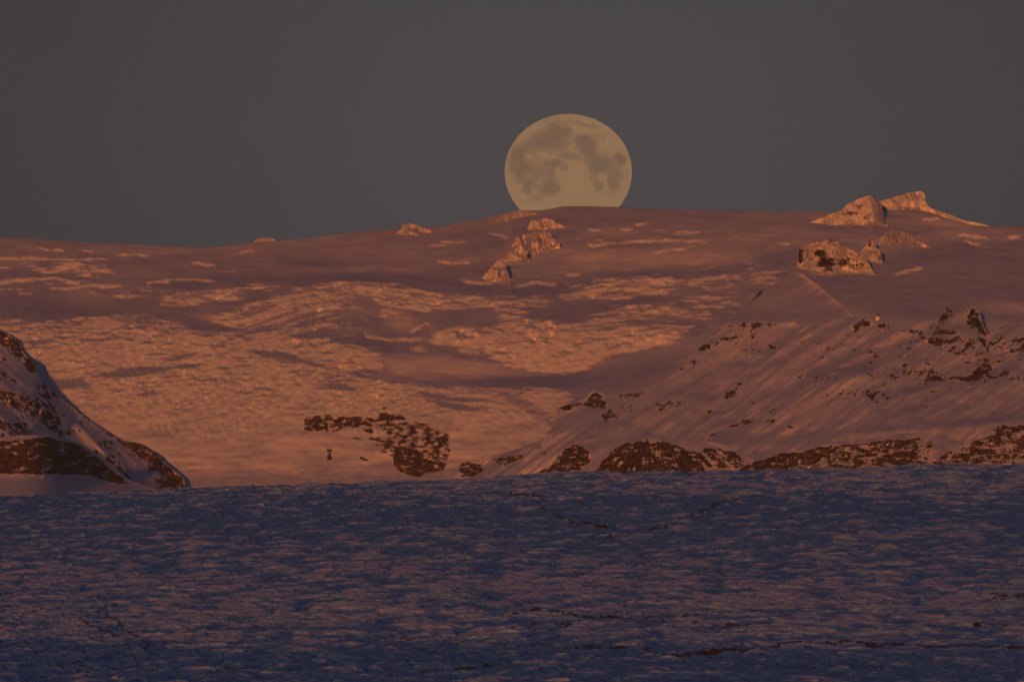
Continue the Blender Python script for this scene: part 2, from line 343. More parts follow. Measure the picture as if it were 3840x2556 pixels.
    # --- rock step in the middle and outcrops
    rk = [([(1135,1580),(1150,1560),(1240,1553),(1250,1565),(1230,1620),(1140,1615)], .72), ([(1270,1575),(1400,1565),(1440,1545),(1500,1552),(1530,1572),(1480,1585),(1400,1580),(1390,1600),(1330,1598),(1285,1590)], .8),
          ([(1345,1605),(1400,1605),(1405,1625),(1370,1620)], .8), ([(1430,1605),(1500,1612),(1490,1630),(1440,1628)], .7), ([(1300,1640),(1380,1635),(1350,1655)], .55), ([(1560,1580),(1610,1585),(1600,1592)], .8),
          ([(1590,1632),(1680,1635),(1690,1625),(1670,1680),(1630,1680),(1640,1645),(1595,1642)], .75), ([(1640,1605),(1685,1615),(1670,1628)], .8), ([(1400,1655),(1470,1660),(1480,1700),(1440,1690)], .55),
          ([(1478,1665),(1500,1655),(1515,1690),(1530,1675),(1575,1680),(1590,1720),(1640,1725),(1665,1740),(1655,1760),(1600,1775),(1560,1790),(1500,1770),(1475,1740)], .95),
          ([(1225,1556),(1300,1560),(1400,1560),(1400,1600),(1290,1605),(1240,1625)], .62), ([(1390,1585),(1560,1575),(1690,1622),(1690,1720),(1600,1700),(1480,1650)], .40), ([(1370,1630),(1500,1640),(1500,1730),(1430,1700)], .40), ([(1480,1650),(1690,1680),(1670,1765),(1560,1795),(1480,1760)], .44),
          ([(1222,1680),(1245,1680),(1248,1720),(1228,1735)], .7), ([(1335,1702),(1370,1710),(1392,1738),(1360,1730)], .6), ([(1400,1540),(1440,1520),(1460,1530),(1420,1552)], .6)]
    rn = fbm(U/30, V/13, 5, 1, 0.62)
    R = np.zeros(U.shape)
    for p, d in rk:
        m = P_(p, 4.0, True); R = np.maximum(R, m*(0.36+0.42*d))
    s.R = np.clip(R*(1+1.0*rn) + 0.12*rn, 0, 1)*(R > 0.04)
    rk2 = sstep(0.42, 0.60, s.R); s.B = s.B*(1-rk2) + rk2*(0.8 + 1.3*fbm(U/10, V/30, 3, 3))
    s.B = np.clip(s.B, 0.07, 2.2)
    hidden = P_([(1690,1900),(1730,1760),(1950,1700),(2060,1650),(2090,1560),(2250,1490),(2480,1450),(2600,1350),(2710,1240),(2860,1110),(2985,1040),(3140,1150),(3240,1215),(3500,1225),(3650,1190),(3740,1260),(4100,1245),(4100,1900)], 12)
    B(hidden, 0.34)
    B(P_([(-200,1260),(40,1270),(120,1380),(330,1600),(640,1780),(680,1900),(-200,1900)], 10), 0.36)
    s.solve(24000)
    top = cur([(-160,880),(0,887),(200,900),(400,912),(640,922),(740,928),(840,923),(950,907),(1090,901),(1200,886),(1400,863),(1500,858),(1650,848),(1800,822),(1870,803),(1950,789),(2040,788),(2075,781),(2110,773),(2200,773),(2330,777),(2500,786),(2700,788),(2900,794),(3050,792),(3150,798),(3290,796),(3340,788),(3400,784),(3455,787),(3500,800),(3560,822),(3700,846),(3840,848),(4000,852)], s.u)
    top = np.convolve(np.pad(top, 6, mode='edge'), np.ones(13)/13, 'valid')
    top += 1.2*fbm(s.u/60, s.u*0+3, 3, 2)
    nr = 520; t = np.linspace(0, 1, nr)[:,None]
    v = 1900 + (top[None]-1900)*t; u = np.repeat(s.u[None], nr, 0)
    D = s.at(s.D, u, v); X, Y, Z = xyz(u, v, D)
    Rk = s.at(s.R, u, v); Ic = s.at(s.I, u, v)
    # rounding over the skyline and the far side
    k = 24; tt = (np.arange(1, k+1)/k)[:,None]
    Yb = Y[-1][None] + 900*tt**1.3; Zb = Z[-1][None] + 3*tt - 220*tt**2; Xb = X[-1][None] + (Yb-Y[-1][None])*(u[-1][None]-1920)*P
    X = np.vstack([X, Xb]); Y = np.vstack([Y, Yb]); Z = np.vstack([Z, Zb])
    Rk = np.vstack([Rk, 0*Xb]); Ic = np.vstack([Ic, 0*Xb])
    struct(grid_mesh('terrain', X, Y, Z, dict(rock=Rk, ice=Ic), M_MTN))
    return s
CAP = icecap()

# ------------------------------------------------------------------ hills in front
def hill(name, s, ridge, base, nr, mat=M_MTN, back=500, jag=(2, 40), bdrop=0.5, step=3.0, foot=40, behind=None, gap=120, sm=41):
    r = np.array(ridge, float)
    u = np.arange(r[0,0], r[-1,0]+step, step)
    vr = cur(ridge, u); vb = cur(base, u)
    vr = vr + jag[0]*fbm(u/jag[1], u*0+1.5, 5, 4, 0.6)*np.clip((vb-vr)/20, 0, 1)
    vr = np.minimum(vr, vb-0.5)
    t = np.linspace(0, 1, nr)[:,None]
    v = vb[None] + (vr-vb)[None]*t; uu = np.repeat(u[None], nr, 0)
    D = s.at(s.D, uu, v)
    if behind is not None:                   # stand just in front of the ground that shows over the ridge
        off = (behind.at(behind.D, uu, v) - s.at(s.D, uu, v)).min(0) - (gap if np.isscalar(gap) else cur(gap, u))
        pw = np.pad(off, sm//2, mode='edge'); off = np.min(np.stack([pw[i:i+len(off)] for i in range(sm//2*2+1)]), 0)
        for _ in range(2): off = np.convolve(np.pad(off, sm//2, mode='edge'), np.ones(sm//2*2+1)/(sm//2*2+1), 'valid')
        s.D = s.D + np.interp(s.u, u, off)[None]; D = D + off[None]
    X, Y, Z = xyz(uu, v, D); R = s.at(s.R, uu, v); I = s.at(s.I, uu, v)
    k = 14; tt = (np.arange(1, k+1)/k)[:,None]
    Yb = Y[-1][None] + back*tt**1.2; Zb = Z[-1][None] - back*bdrop*tt**1.5; Xb = X[-1][None] + (Yb-Y[-1][None])*(uu[-1][None]-1920)*P
    Yf = Y[0][None] - foot*1.2*tt[::-1]; Zf = Z[0][None] - foot*tt[::-1]; Xf = X[0][None] + 0*Yf
    X = np.vstack([Xf, X, Xb]); Y = np.vstack([Yf, Y, Yb]); Z = np.vstack([Zf, Z, Zb])
    R = np.vstack([np.repeat(R[:1], k, 0), R, np.repeat(R[-1:], k, 0)]); I = np.vstack([Xf*0, I, Xb*0])
    return grid_mesh(name, X, Y, Z, dict(rock=R, ice=I), mat)
def rocks(s, items, sc=(34, 15), k=1, f=3.0, off=0.15):
    R = np.zeros(s.U.shape); rn = fbm(s.U/sc[0], s.V/sc[1], 4, k, 0.62) + 0.6*fbm(s.U/11, s.V/6, 3, k+4, 0.6)
    for p, d in items: R = np.maximum(R, s.poly(p, f*1.3, True)*(0.36+0.42*d))
    s.R = np.clip(R*(1+1.0*rn) + 0.12*rn, 0, 1)*(R > 0.04)
    rk = sstep(0.42, 0.60, s.R); s.B = s.B*(1-rk) + rk*(0.75 + 1.3*fbm(s.U/12, s.V/20, 3, 3))

def right_slope():
    s = Layer(1680, 4000, 980, 1810, 0.275)
    U, V = s.U, s.V
    a = math.radians(36)                      # gullies fall down to the left
    c = U*math.cos(a) - V*math.sin(a) ; d = U*math.sin(a) + V*math.cos(a)
    g = fbm(d/46 + 0.7*fbm(c/160, d/90, 3, 3), c/300, 4, 2, 0.6); g2 = fbm(d/14 + 0.3*fbm(c/90, d/40, 2, 1), c/220, 4, 6, 0.65)
    s.B += 0.04 + 0.42*g*(1+1.5*fbm(U/200, V/120, 2, 9)) + 0.42*g2*(1+1.5*fbm(U/140, V/90, 2, 10)) + 0.18*fbm(U/120, V/50, 4, 11, 0.6)
    s.B += 0.06*fbm(U/300, V/120, 2, 4)
    B = s.setB; P_ = s.poly
    B(0.8*P_([(2700,1060),(2980,1015),(3050,1090),(3180,1190),(2950,1200),(2750,1205)], 20), 0.24)
    B(0.8*P_([(2780,1180),(3050,1170),(3100,1200),(2980,1215),(2750,1207)], 12), 0.16)
    B(0.6*P_([(2800,1120),(2960,1110),(2900,1160),(2780,1170)], 16), 0.33)
    B(0.9*s.line([(3010,1028),(3090,1082),(3170,1140)], 16), 0.62)
    B(0.7*s.line([(3180,1165),(3240,1200)], 10), 0.5)
    B(0.7*s.line([(2700,1222),(2860,1222),(2990,1215)], 12), 0.5)
    B(0.7*P_([(2700,1235),(2960,1220),(2860,1300),(2700,1330)], 18), 0.48)
    B(0.6*P_([(2560,1330),(2700,1320),(2600,1400),(2500,1420)], 18), 0.42)
    B(0.6*P_([(2960,1520),(3150,1490),(3200,1520),(3050,1600),(2960,1600)], 20), 0.46)
    B(0.7*P_([(2700,1440),(2900,1440),(2850,1490),(2720,1520)], 16), 0.40)
    B(0.8*P_([(1960,1600),(2300,1500),(2540,1410),(2560,1460),(2300,1600)], 20), 0.36)
    B(0.8*s.line([(3200,1640),(3500,1628),(3840,1590)], 26), 0.46)
    B(0.8*s.line([(2700,1640),(2900,1650),(3100,1660)], 30), 0.24)
    B(0.8*s.line([(3000,1632),(3400,1600),(3900,1565)], 14), 0.2)
    bands = [([(2090,1520),(2150,1510),(2200,1495),(2230,1465),(2260,1490),(2280,1510),(2260,1530),(2180,1520),(2130,1540),(2110,1540)], .8), ([(2250,1550),(2290,1535),(2320,1570),(2265,1580)], .75), ([(2210,1450),(2240,1480),(2225,1490)], .7),
          ([(1720,1740),(1740,1725),(1800,1740),(1820,1760),(1790,1790),(1720,1790)], .7), ([(1830,1720),(1960,1700),(1980,1712),(1900,1745),(1860,1740)], .68),
          ([(1960,1680),(2100,1660),(2080,1680)], .5), ([(2000,1700),(2050,1690),(2060,1705)], .6), ([(2050,1760),(2080,1720),(2120,1680),(2150,1660),(2180,1665),(2220,1700),(2200,1715),(2230,1720),(2180,1760),(2100,1775)], .88),
          ([(1960,1790),(2060,1750),(2080,1770),(2060,1790)], .75), ([(2180,1590),(2300,1600),(2200,1604)], .5), ([(2110,1630),(2150,1638),(2130,1640)], .6),
             ([(2720,1215),(2740,1208),(2770,1218),(2790,1205),(2830,1206),(2860,1210),(2930,1212),(2900,1225),(2830,1232),(2790,1226),(2730,1228)], .62),
             ([(2695,1270),(2730,1262),(2780,1255),(2795,1262),(2740,1275),(2700,1282)], .75), ([(2810,1250),(2830,1245),(2825,1275),(2812,1270)], .6),
             ([(2600,1310),(2630,1290),(2660,1288),(2680,1315),(2640,1320),(2615,1305)], .78), ([(2860,1295),(2900,1290),(2920,1315),(2880,1310)], .6), ([(2540,1385),(2570,1365),(2560,1395)], .6), ([(2590,1370),(2612,1372),(2606,1388),(2594,1386)], .8),
             ([(2845,1090),(2870,1085),(2890,1085),(2870,1100),(2850,1110),(2830,1125),(2800,1155),(2790,1155),(2830,1110)], .68),
             ([(3192,1250),(3200,1215),(3230,1195),(3255,1190),(3272,1212),(3260,1225),(3235,1222),(3210,1240)], .92), ([(3275,1215),(3320,1212),(3330,1238),(3300,1232)], .85),
             ([(3180,1315),(3220,1312),(3215,1322)], .8), ([(3240,1310),(3290,1300),(3295,1310),(3265,1330),(3245,1318)], .6), ([(3265,1328),(3300,1330),(3290,1345),(3268,1340)], .85), ([(3225,1365),(3270,1350),(3280,1360),(3240,1372)], .75),
             ([(3060,1285),(3085,1290),(3100,1310),(3095,1325)], .5), ([(3140,1295),(3160,1280),(3150,1295)], .5),
             ([(3520,1180),(3550,1150),(3565,1155),(3580,1175),(3620,1160),(3640,1175),(3560,1190),(3540,1215),(3515,1220)], .72), ([(3620,1200),(3640,1155),(3655,1150),(3670,1180),(3690,1230),(3705,1255),(3680,1250),(3660,1225),(3640,1235)], .93),
             ([(3495,1240),(3530,1230),(3600,1240),(3580,1255),(3510,1258)], .8), ([(3475,1265),(3550,1262),(3600,1262),(3610,1275),(3560,1290),(3510,1300),(3480,1285)], .9), ([(3430,1262),(3480,1262),(3470,1275)], .6),
             ([(3650,1238),(3705,1250),(3695,1262),(3660,1250)], .7), ([(3720,1235),(3790,1210),(3800,1222),(3740,1240)], .7), ([(3730,1265),(3770,1262),(3780,1272),(3740,1276)], .85), ([(3800,1262),(3880,1262),(3880,1280),(3810,1282)], .8),
             ([(3620,1280),(3680,1265),(3640,1305),(3615,1310)], .7), ([(3640,1330),(3700,1310),(3720,1318),(3660,1340)], .7), ([(3760,1320),(3800,1305),(3880,1290),(3880,1310),(3800,1325)], .85),
             ([(3380,1370),(3400,1355),(3410,1370),(3395,1388),(3380,1380)], .85), ([(3430,1330),(3455,1325),(3450,1340)], .7), ([(3450,1375),(3480,1362),(3490,1368),(3460,1378)], .6), ([(3400,1320),(3410,1315),(3415,1340)], .5),
             ([(3468,1430),(3475,1395),(3495,1390),(3520,1410),(3550,1422),(3580,1405),(3610,1415),(3640,1400),(3680,1365),(3710,1360),(3725,1385),(3700,1400),(3690,1420),(3640,1432),(3580,1425),(3520,1430)], .97),
             ([(3700,1410),(3760,1395),(3820,1375),(3830,1382),(3760,1410),(3710,1422)], .85), ([(3820,1438),(3880,1425),(3880,1442)], .8), ([(3520,1310),(3600,1290),(3560,1330)], .35), ([(3560,1360),(3700,1340),(3800,1350),(3700,1375)], .4),
             ([(2720,1465),(2760,1450),(2770,1455),(2760,1490),(2710,1500)], .62), ([(2765,1505),(2800,1512),(2780,1515)], .8), ([(3258,1472),(3275,1465),(3285,1485),(3262,1488)], .85), ([(3238,1510),(3250,1500),(3258,1512),(3240,1522)], .8),
             ([(2450,1510),(2600,1490),(2560,1520),(2470,1545)], .4), ([(2300,1480),(2420,1465),(2440,1480),(2320,1500)], .35), ([(2600,1560),(2680,1520),(2660,1570)], .3),
             ([(2725,1600),(2760,1580),(2830,1565),(2832,1585),(2790,1590),(2740,1605)], .72), ([(2865,1575),(2890,1568),(2940,1580),(2935,1590),(2880,1588)], .9), ([(2950,1590),(3000,1605),(2980,1610),(2940,1600)], .6), ([(2970,1560),(3000,1560),(2980,1580)], .4),
             ([(2620,1630),(2700,1620),(2700,1640)], .5), ([(3500,1595),(3560,1590),(3560,1600)], .5), ([(3300,1602),(3360,1600),(3340,1608)], .45)]
    rocks(s, bands)
    spk = fbm(d/10+3, c/22, 3, 8, 0.7); dens = fbm(U/160, V/60, 2, 5)
    s.R = np.maximum(s.R, sstep(0.27, 0.42, spk + 0.55*dens + 0.10*sstep(3000, 3600, U))*0.66*sstep(1150, 1260, V)*sstep(1590, 1530, V))
    # bare snow glows just below each band of cliffs
    s.B = np.clip(s.B, 0.09, 1.8)
    s.solve(23300)
    ridge = [(1690,1800),(1730,1737),(1830,1712),(1950,1680),(2040,1645),(2078,1590),(2090,1530),(2150,1508),(2195,1490),(2222,1462),(2245,1462),(2280,1482),(2350,1478),(2480,1430),(2540,1388),(2590,1332),(2640,1290),(2700,1240),(2718,1212),(2770,1168),(2800,1150),(2850,1092),(2890,1078),(2930,1048),(2960,1022),(2985,1012),(3015,1030),(3080,1078),(3140,1130),(3180,1160),(3205,1190),(3235,1192),(3255,1186),(3285,1212),(3325,1214),(3332,1240),(3400,1238),(3440,1210),(3500,1200),(3530,1185),(3552,1148),(3590,1165),(3620,1165),(3640,1155),(3652,1145),(3672,1165),(3690,1225),(3706,1252),(3740,1235),(3790,1206),(3840,1222),(4000,1220)]
    o = hill('hillside', s, ridge, [(1690,1810),(4000,1810)], 330, back=500, jag=(1.8, 30), behind=CAP, gap=4, sm=61)
    struct(o)
    return s
RS = right_slope()

def foothills():
    specs = []
    # dome of gullied scree, long rocky shoulder, rocky corner
    s = Layer(2180, 2860, 1600, 1800, 0.40)
    U, V = s.U, s.V
    a = math.radians(-40); d = U*math.sin(a) - V*math.cos(a)
    s.B += 0.40*fbm(U/90, V/40, 3, 5)
    gul = fbm((U-2440 - 0.0*V)/ (6+0.07*(V-1600)), V/80, 3, 5, 0.6)
    rocks(s, [([(2225,1770),(2260,1725),(2300,1685),(2350,1655),(2430,1645),(2520,1660),(2590,1690),(2640,1700),(2640,1800),(2225,1800)], .95),
              ([(2640,1670),(2760,1690),(2800,1760),(2700,1760),(2620,1740)], .5)], (46, 20), 4)
    s.R = np.clip(s.R + 0.55*gul*(s.R > 0.02), 0, 1)
    s.solve(22900)
    struct(hill('foothill', s, [(2190,1790),(2225,1758),(2260,1722),(2300,1685),(2350,1658),(2430,1645),(2520,1652),(2600,1640),(2700,1660),(2790,1700),(2860,1740)], [(2190,1800),(2860,1800)], 90, back=250, jag=(1.5, 25), behind=RS, gap=25))
    s = Layer(2640, 3640, 1590, 1800, 0.40)
    U, V = s.U, s.V
    s.B += 0.40*fbm(U/90, V/26, 3, 5)
    rocks(s, [([(2760,1762),(2820,1735),(2900,1705),(3000,1690),(3070,1670),(3140,1665),(3160,1690),(3100,1715),(3060,1740),(2960,1750),(2900,1765)], .95), ([(2760,1765),(2900,1705),(3100,1670),(3420,1640),(3500,1650),(3480,1745),(3200,1770)], .42),
              ([(3060,1770),(3100,1740),(3170,1735),(3190,1755),(3120,1775)], .85), ([(3180,1700),(3260,1660),(3320,1645),(3450,1640),(3460,1660),(3380,1680),(3300,1700),(3220,1700)], .66),
              ([(3200,1710),(3240,1700),(3250,1720),(3220,1740),(3200,1730)], .95), ([(3270,1740),(3300,1700),(3360,1690),(3440,1680),(3430,1740),(3400,1745),(3280,1745)], .88), ([(3150,1690),(3200,1700),(3180,1740),(3140,1720)], .6),
              ([(2700,1700),(2780,1720),(2740,1760),(2690,1765)], .6), ([(3480,1740),(3580,1690),(3600,1700),(3520,1740)], .5)], (42, 16), 6)
    s.solve(22700)
    struct(hill('foothill', s, [(2650,1800),(2720,1778),(2760,1757),(2820,1733),(2900,1703),(3000,1688),(3070,1668),(3170,1660),(3260,1645),(3340,1628),(3450,1622),(3560,1640),(3640,1670)], [(2650,1805),(3640,1800)], 90, back=250, jag=(2, 25), behind=RS, gap=25))
    s = Layer(3420, 4000, 1560, 1800, 0.42)
    U, V = s.U, s.V
    s.B += 0.40*fbm(U/90, V/26, 3, 7)
    rocks(s, [([(3490,1730),(3560,1690),(3580,1680),(3560,1715),(3500,1742)], .8), ([(3600,1700),(3660,1650),(3720,1625),(3780,1600),(3900,1580),(3900,1600),(3800,1625),(3740,1650),(3680,1680),(3640,1720),(3600,1740)], .8), ([(3480,1745),(3640,1660),(3900,1590),(3900,1740)], .40),
              ([(3640,1690),(3700,1680),(3760,1700),(3750,1725),(3680,1720)], .72), ([(3780,1640),(3850,1630),(3900,1680),(3820,1680)], .6), ([(3780,1700),(3900,1690),(3900,1730),(3800,1720)], .45), ([(3700,1600),(3780,1590),(3780,1615),(3740,1625)], .85)], (40, 17), 8)
    s.solve(22500)
    struct(hill('foothill', s, [(3430,1790),(3480,1738),(3560,1688),(3640,1650),(3700,1612),(3760,1592),(3840,1586),(4000,1570)], [(3430,1800),(4000,1800)], 90, back=250, jag=(2.5, 25), behind=RS, gap=30))
foothills()

def left_mountain():
    s = Layer(-160, 720, 1200, 1880, 0.21)
    U, V = s.U, s.V
    a = math.radians(42)                       # beds run down to the right
    c = U*math.cos(a) + V*math.sin(a); d = -U*math.sin(a) + V*math.cos(a)
    s.B += 0.45*fbm(d/34, c/320, 4, 3, 0.6) + 0.30*fbm(d/12, c/160, 3, 7)
    B = s.setB
    B(0.6*s.line([(0,1480),(150,1580),(330,1740),(560,1830)], 30), 0.27)
    rocks(s, [([(-160,1180),(0,1230),(40,1262),(70,1275),(78,1300),(100,1335),(118,1345),(132,1370),(130,1402),(105,1395),(85,1372),(95,1350),(60,1340),(40,1310),(10,1300),(-160,1280)], .86),
              ([(0,1335),(22,1340),(26,1360),(5,1350)], .8), ([(125,1390),(140,1402),(142,1420)], .7), ([(-100,1500),(0,1465),(60,1470),(100,1480),(130,1500),(230,1580),(240,1640),(200,1620),(120,1560),(50,1530),(0,1500)], .62),
              ([(200,1540),(225,1560),(232,1595),(210,1580)], .85), ([(280,1570),(310,1575),(322,1605),(300,1590)], .75), ([(10,1410),(60,1420),(90,1440),(30,1430)], .45), ([(0,1560),(60,1600),(200,1640),(150,1650),(0,1610)], .35),
              ([(420,1625),(470,1655),(540,1670),(600,1710),(650,1765),(688,1790),(690,1815),(650,1825),(610,1790),(560,1740),(500,1700),(440,1660)], .84),
              ([(400,1680),(460,1690),(500,1710),(440,1710)], .5), ([(560,1780),(640,1800),(660,1830),(600,1830)], .6), ([(230,1500),(300,1530),(400,1610),(330,1580)], .3)], (34, 17), 2)
    spk = fbm(d/10+3, c/30, 4, 8, 0.7)
    s.R = np.maximum(s.R, sstep(0.06, 0.30, spk + 0.6*fbm(U/120, V/60, 2, 5) - 0.12*sstep(1400, 1300, V))*0.66)
    s.solve(23100)
    ridge = [(-160,1170),(0,1240),(25,1248),(50,1262),(72,1275),(78,1300),(100,1335),(120,1347),(133,1375),(132,1398),(150,1425),(200,1468),(260,1515),(330,1570),(400,1615),(450,1648),(530,1663),(580,1695),(620,1735),(655,1762),(685,1785),(693,1800),(690,1822),(700,1850)]
    struct(hill('mountain', s, ridge, [(-160,1880),(720,1880)], 260, back=250, jag=(2.5, 22), behind=CAP, gap=[(-160,5),(90,8),(135,130),(210,60),(260,4),(650,4),(690,70)], sm=21))
    LM = s
    # dark dome at its foot and the old snowed ice beside it
    s = Layer(-160, 600, 1600, 1880, 0.42)
    U, V = s.U, s.V
    s.B += 0.40*fbm(U/90, V/26, 3, 7)
    rocks(s, [([(-160,1650),(60,1650),(160,1638),(240,1650),(300,1670),(360,1710),(430,1770),(470,1800),(520,1815),(440,1812),(330,1780),(200,1778),(-160,1775)], 1.05)], (52, 24), 5)
    B = s.setB; B(sstep(1775, 1800, V - 0.05*U), 0.22)
    s.B += 0.08*fbm(U/20, V/6, 3, 2)*sstep(1770, 1790, V)
    s.solve(22700)
    struct(hill('foothill', s, [(-160,1640),(0,1640),(60,1632),(170,1628),(240,1642),(310,1665),(370,1702),(430,1755),(480,1797),(540,1818),(600,1835)], [(-160,1880),(600,1880)], 110, back=200, jag=(2, 25), behind=LM, gap=25))
left_mountain()

# ------------------------------------------------------------------ crags standing out of the ice cap
def crag(name, ridge, base, label, rockp, rd=0.5, steep=0.95, nr=46, k=0, jag=(3, 14), back=120, cat='rock outcrop', tone=0.0, shade=()):
    rp = np.array(ridge, float); bp = np.array(base, float)
    u0, u1 = rp[0,0], rp[-1,0]
    u = np.arange(u0, u1+1.5, 1.5)
    vr = cur(ridge, u); vb = np.maximum(cur(base, u), vr+0.3)
    hgt = vb - vr
    vb = vb + 6*fbm(u/30, u*0+k*5.1, 4, k+2, 0.6)*np.clip(hgt/20, 0, 1)
    vr = vr + jag[0]*fbm(u/jag[1], u*0+k*3.3, 4, k, 0.6)*np.clip(hgt/20, 0, 1)
    t = np.linspace(0, 1, nr)[:,None]
    v = vb[None] + (vr-vb)[None]*t; uu = np.repeat(u[None], nr, 0)
    vbs = np.convolve(np.pad(vb, 20, mode='edge'), np.ones(41)/41, 'valid')
    Dm = CAP.at(CAP.D, u, vbs)
    w = 41; Db = np.convolve(np.pad(Dm, w//2, mode='edge'), np.ones(w)/w, 'valid')[:len(u)] - 8
    m = 25000*P; hh = (vb[None]-v)*m; env = np.clip(hh/14, 0, 1)
    s = Layer(u0-9, u1+9, vr.min()-9, vb.max()+9, 0.84*steep, 1.5, 1.5)
    U, V = s.U, s.V; a = math.radians(58); cc = U*math.cos(a)+V*math.sin(a); dd = U*math.sin(a)-V*math.cos(a)
    n1 = fbm(U/34, V/26, 3, k, 0.6); n2 = fbm(dd/8, cc/30, 4, k+3, 0.65); n3 = fbm(U/7, V/7, 3, k+1, 0.65)
    nz = 0.25 if cat == 'snow crest' else 1.6; s.B += nz*(1.0*n1 + 0.9*n2 + 0.55*n3) + tone
    hb = np.interp(U, u, vb) - V; s.setB(sstep(12, 0, hb + 10*n1)*sstep(22, 55, np.interp(U, u, vb-vr)), 0.36)
    for p, val in shade: s.setB(s.poly(p, 4), val)
    s.B = np.clip(s.B, 0.10, 1.6); s.solve(25000, it=40)
    Y = s.at(s.D, uu, v); Y0 = s.at(s.D, u, vb); Y0 = np.convolve(np.pad(Y0, 30, mode='edge'), np.ones(61)/61, 'valid')
    Dx = CAP.at(CAP.D, u, vb); Y = Y - Y0[None] + Db[None] + ((Dx-4-Db) - (s.at(s.D, u, vb)-Y0))[None]*np.exp(-hh/5.0); n2 = fbm(uu/9, v/9, 3, k+3, 0.6)
    X, _, Z = xyz(uu, v, Y)
    R = np.zeros(uu.shape); rn = 0.7*fbm(uu/20, v/14, 4, k+5, 0.7) + 0.5*fbm(uu/8, v/6, 2, k+7)
    for (cx, cy, rx, ry, dd) in rockp:
        q = 1-np.sqrt(((uu-cx)/rx)**2+((v-cy)/ry)**2); R = np.maximum(R, np.clip(q*2+0.3, 0, 1)*dd)
    R = np.clip(0.75*R + 0.85*rn + rd*0.70 - 0.0 - 0.25*n2, 0, 1)*env*(rd > 0)
    kk = 10; tt = (np.arange(1, kk+1)/kk)[:,None]
    Yb = Y[-1][None] + back*tt; Zb = Z[-1][None] - (back*0.8*tt**1.4+6*tt)*np.clip(hgt/20, .2, 1)[None]; Xb = X[-1][None]+0*Yb
    Yf = Y[0][None] - 14*tt[::-1]; Zf = Z[0][None] - 16*tt[::-1]; Xf = X[0][None]+0*Yf
    X = np.vstack([Xf,X,Xb]); Y = np.vstack([Yf,Y,Yb]); Z = np.vstack([Zf,Z,Zb]); R = np.vstack([Xf*0,R,Xb*0])
    return thing(grid_mesh(name, X, Y, Z, dict(rock=R, ice=R*0), M_CRAG), label, cat)

crag('rocky_peak', [(3039,832),(3092,814),(3125,798),(3152,790),(3175,766),(3219,746),(3257,732),(3275,738),(3290,745),(3305,765),(3312,800),(3320,840),(3330,846)],
     [(3039,834),(3110,842),(3186,848),(3230,842),(3274,863),(3312,848),(3330,848)],
     'left rimed summit of the twin peak on the skyline right of the moon', [(3195,800,30,10,.55),(3225,775,14,7,.5),(3250,812,16,12,.4)], .2, 1.1, 60, 1, (4.5,18), cat='rocky peak', shade=[([(3285,750),(3320,800),(3335,850),(3310,850),(3300,800)], .3)])
crag('rocky_peak', [(3285,760),(3299,755),(3323,748),(3384,729),(3423,719),(3450,716),(3462,720),(3469,730),(3470,752),(3478,768),(3489,780),(3533,797),(3565,806),(3605,824),(3677,838),(3712,846)],
     [(3285,790),(3330,786),(3380,781),(3450,784),(3500,795),(3560,818),(3640,840),(3712,850)],
     'flat topped rimed summit with steep right end, highest point of the skyline', [(3430,770,20,8,.3)], .12, 1.25, 50, 2, (2,14), cat='rocky peak')
crag('rock_outcrop', [(3292,915),(3300,895),(3325,870),(3355,858),(3390,868),(3420,880),(3445,900),(3475,918),(3490,927)],
     [(3292,917),(3340,920),(3370,916),(3400,910),(3430,922),(3490,930)],
     'low fan shaped rimed outcrop just below the twin peak', [(3350,912,25,7,.6),(3430,918,20,6,.4)], .2, 0.9, 40, 3, (3,12))
crag('rock_outcrop', [(2990,1000),(2993,960),(2998,930),(3015,918),(3050,908),(3080,902),(3092,899),(3140,899),(3152,918),(3175,930),(3215,945),(3240,960),(3260,990),(3272,1015),(3280,1028)],
     [(2990,1003),(3020,1010),(3060,1025),(3110,1033),(3160,1026),(3220,1026),(3280,1032)],
     'broad dark streaked crag above the crest of the right hand snow slope', [(3000,960,12,34,.7),(3075,950,22,14,.8),(3095,985,34,24,.75),(3105,1015,24,14,.8),(3160,985,20,18,.5),(3215,1000,30,14,.35),(3170,1022,26,5,.8)], .42, 1.1, 60, 4, (7,16))
crag('rock_outcrop', [(3225,945),(3240,928),(3248,920),(3254,898),(3262,902),(3272,898),(3280,925),(3300,935),(3306,960),(3310,985),(3320,992)],
     [(3225,955),(3260,980),(3300,990),(3320,994)],
     'small jagged two horned crag at the right end of the broad crag', [(3262,915,7,14,.4),(3300,970,14,20,.5)], .4, 1.2, 40, 5, (4,9))
crag('rock_outcrop', [(1488,873),(1505,858),(1511,840),(1540,838),(1560,843),(1590,855),(1615,862),(1622,870)],
     [(1488,876),(1530,881),(1565,880),(1600,872),(1622,871)],
     'small flat topped outcrop alone on the skyline left of the moon', [(1590,864,20,4,.5)], .15, 0.9, 36, 6, (1.5,12))
crag('snow_crest', [(950,904),(965,895),(985,890),(1010,892),(1030,898)], [(950,906),(985,904),(1030,900)],
     'tiny bright snow crest on the low part of the skyline', [], 0.0, 0.95, 16, 7, (0.5,14), 60, 'snow crest')
crag('snow_crest', [(1830,836),(1860,822),(1890,806),(1925,792),(1960,788),(1990,794),(2015,802)], [(1830,840),(1880,832),(1950,812),(1990,805),(2015,803)],
     'smooth snow crest on the skyline under the left edge of the moon', [], 0.0, 0.75, 24, 8, (0.8,26), 80, 'snow crest')
crag('rock_outcrop', [(1978,855),(1985,835),(2000,822),(2012,828),(2035,822),(2050,817),(2070,822),(2085,835),(2115,848)],
     [(1978,862),(2010,866),(2040,862),(2070,858),(2115,852)],
     'uppermost small rimed outcrop of the rock rib below the moon', [], .12, 0.9, 30, 9, (3,10))
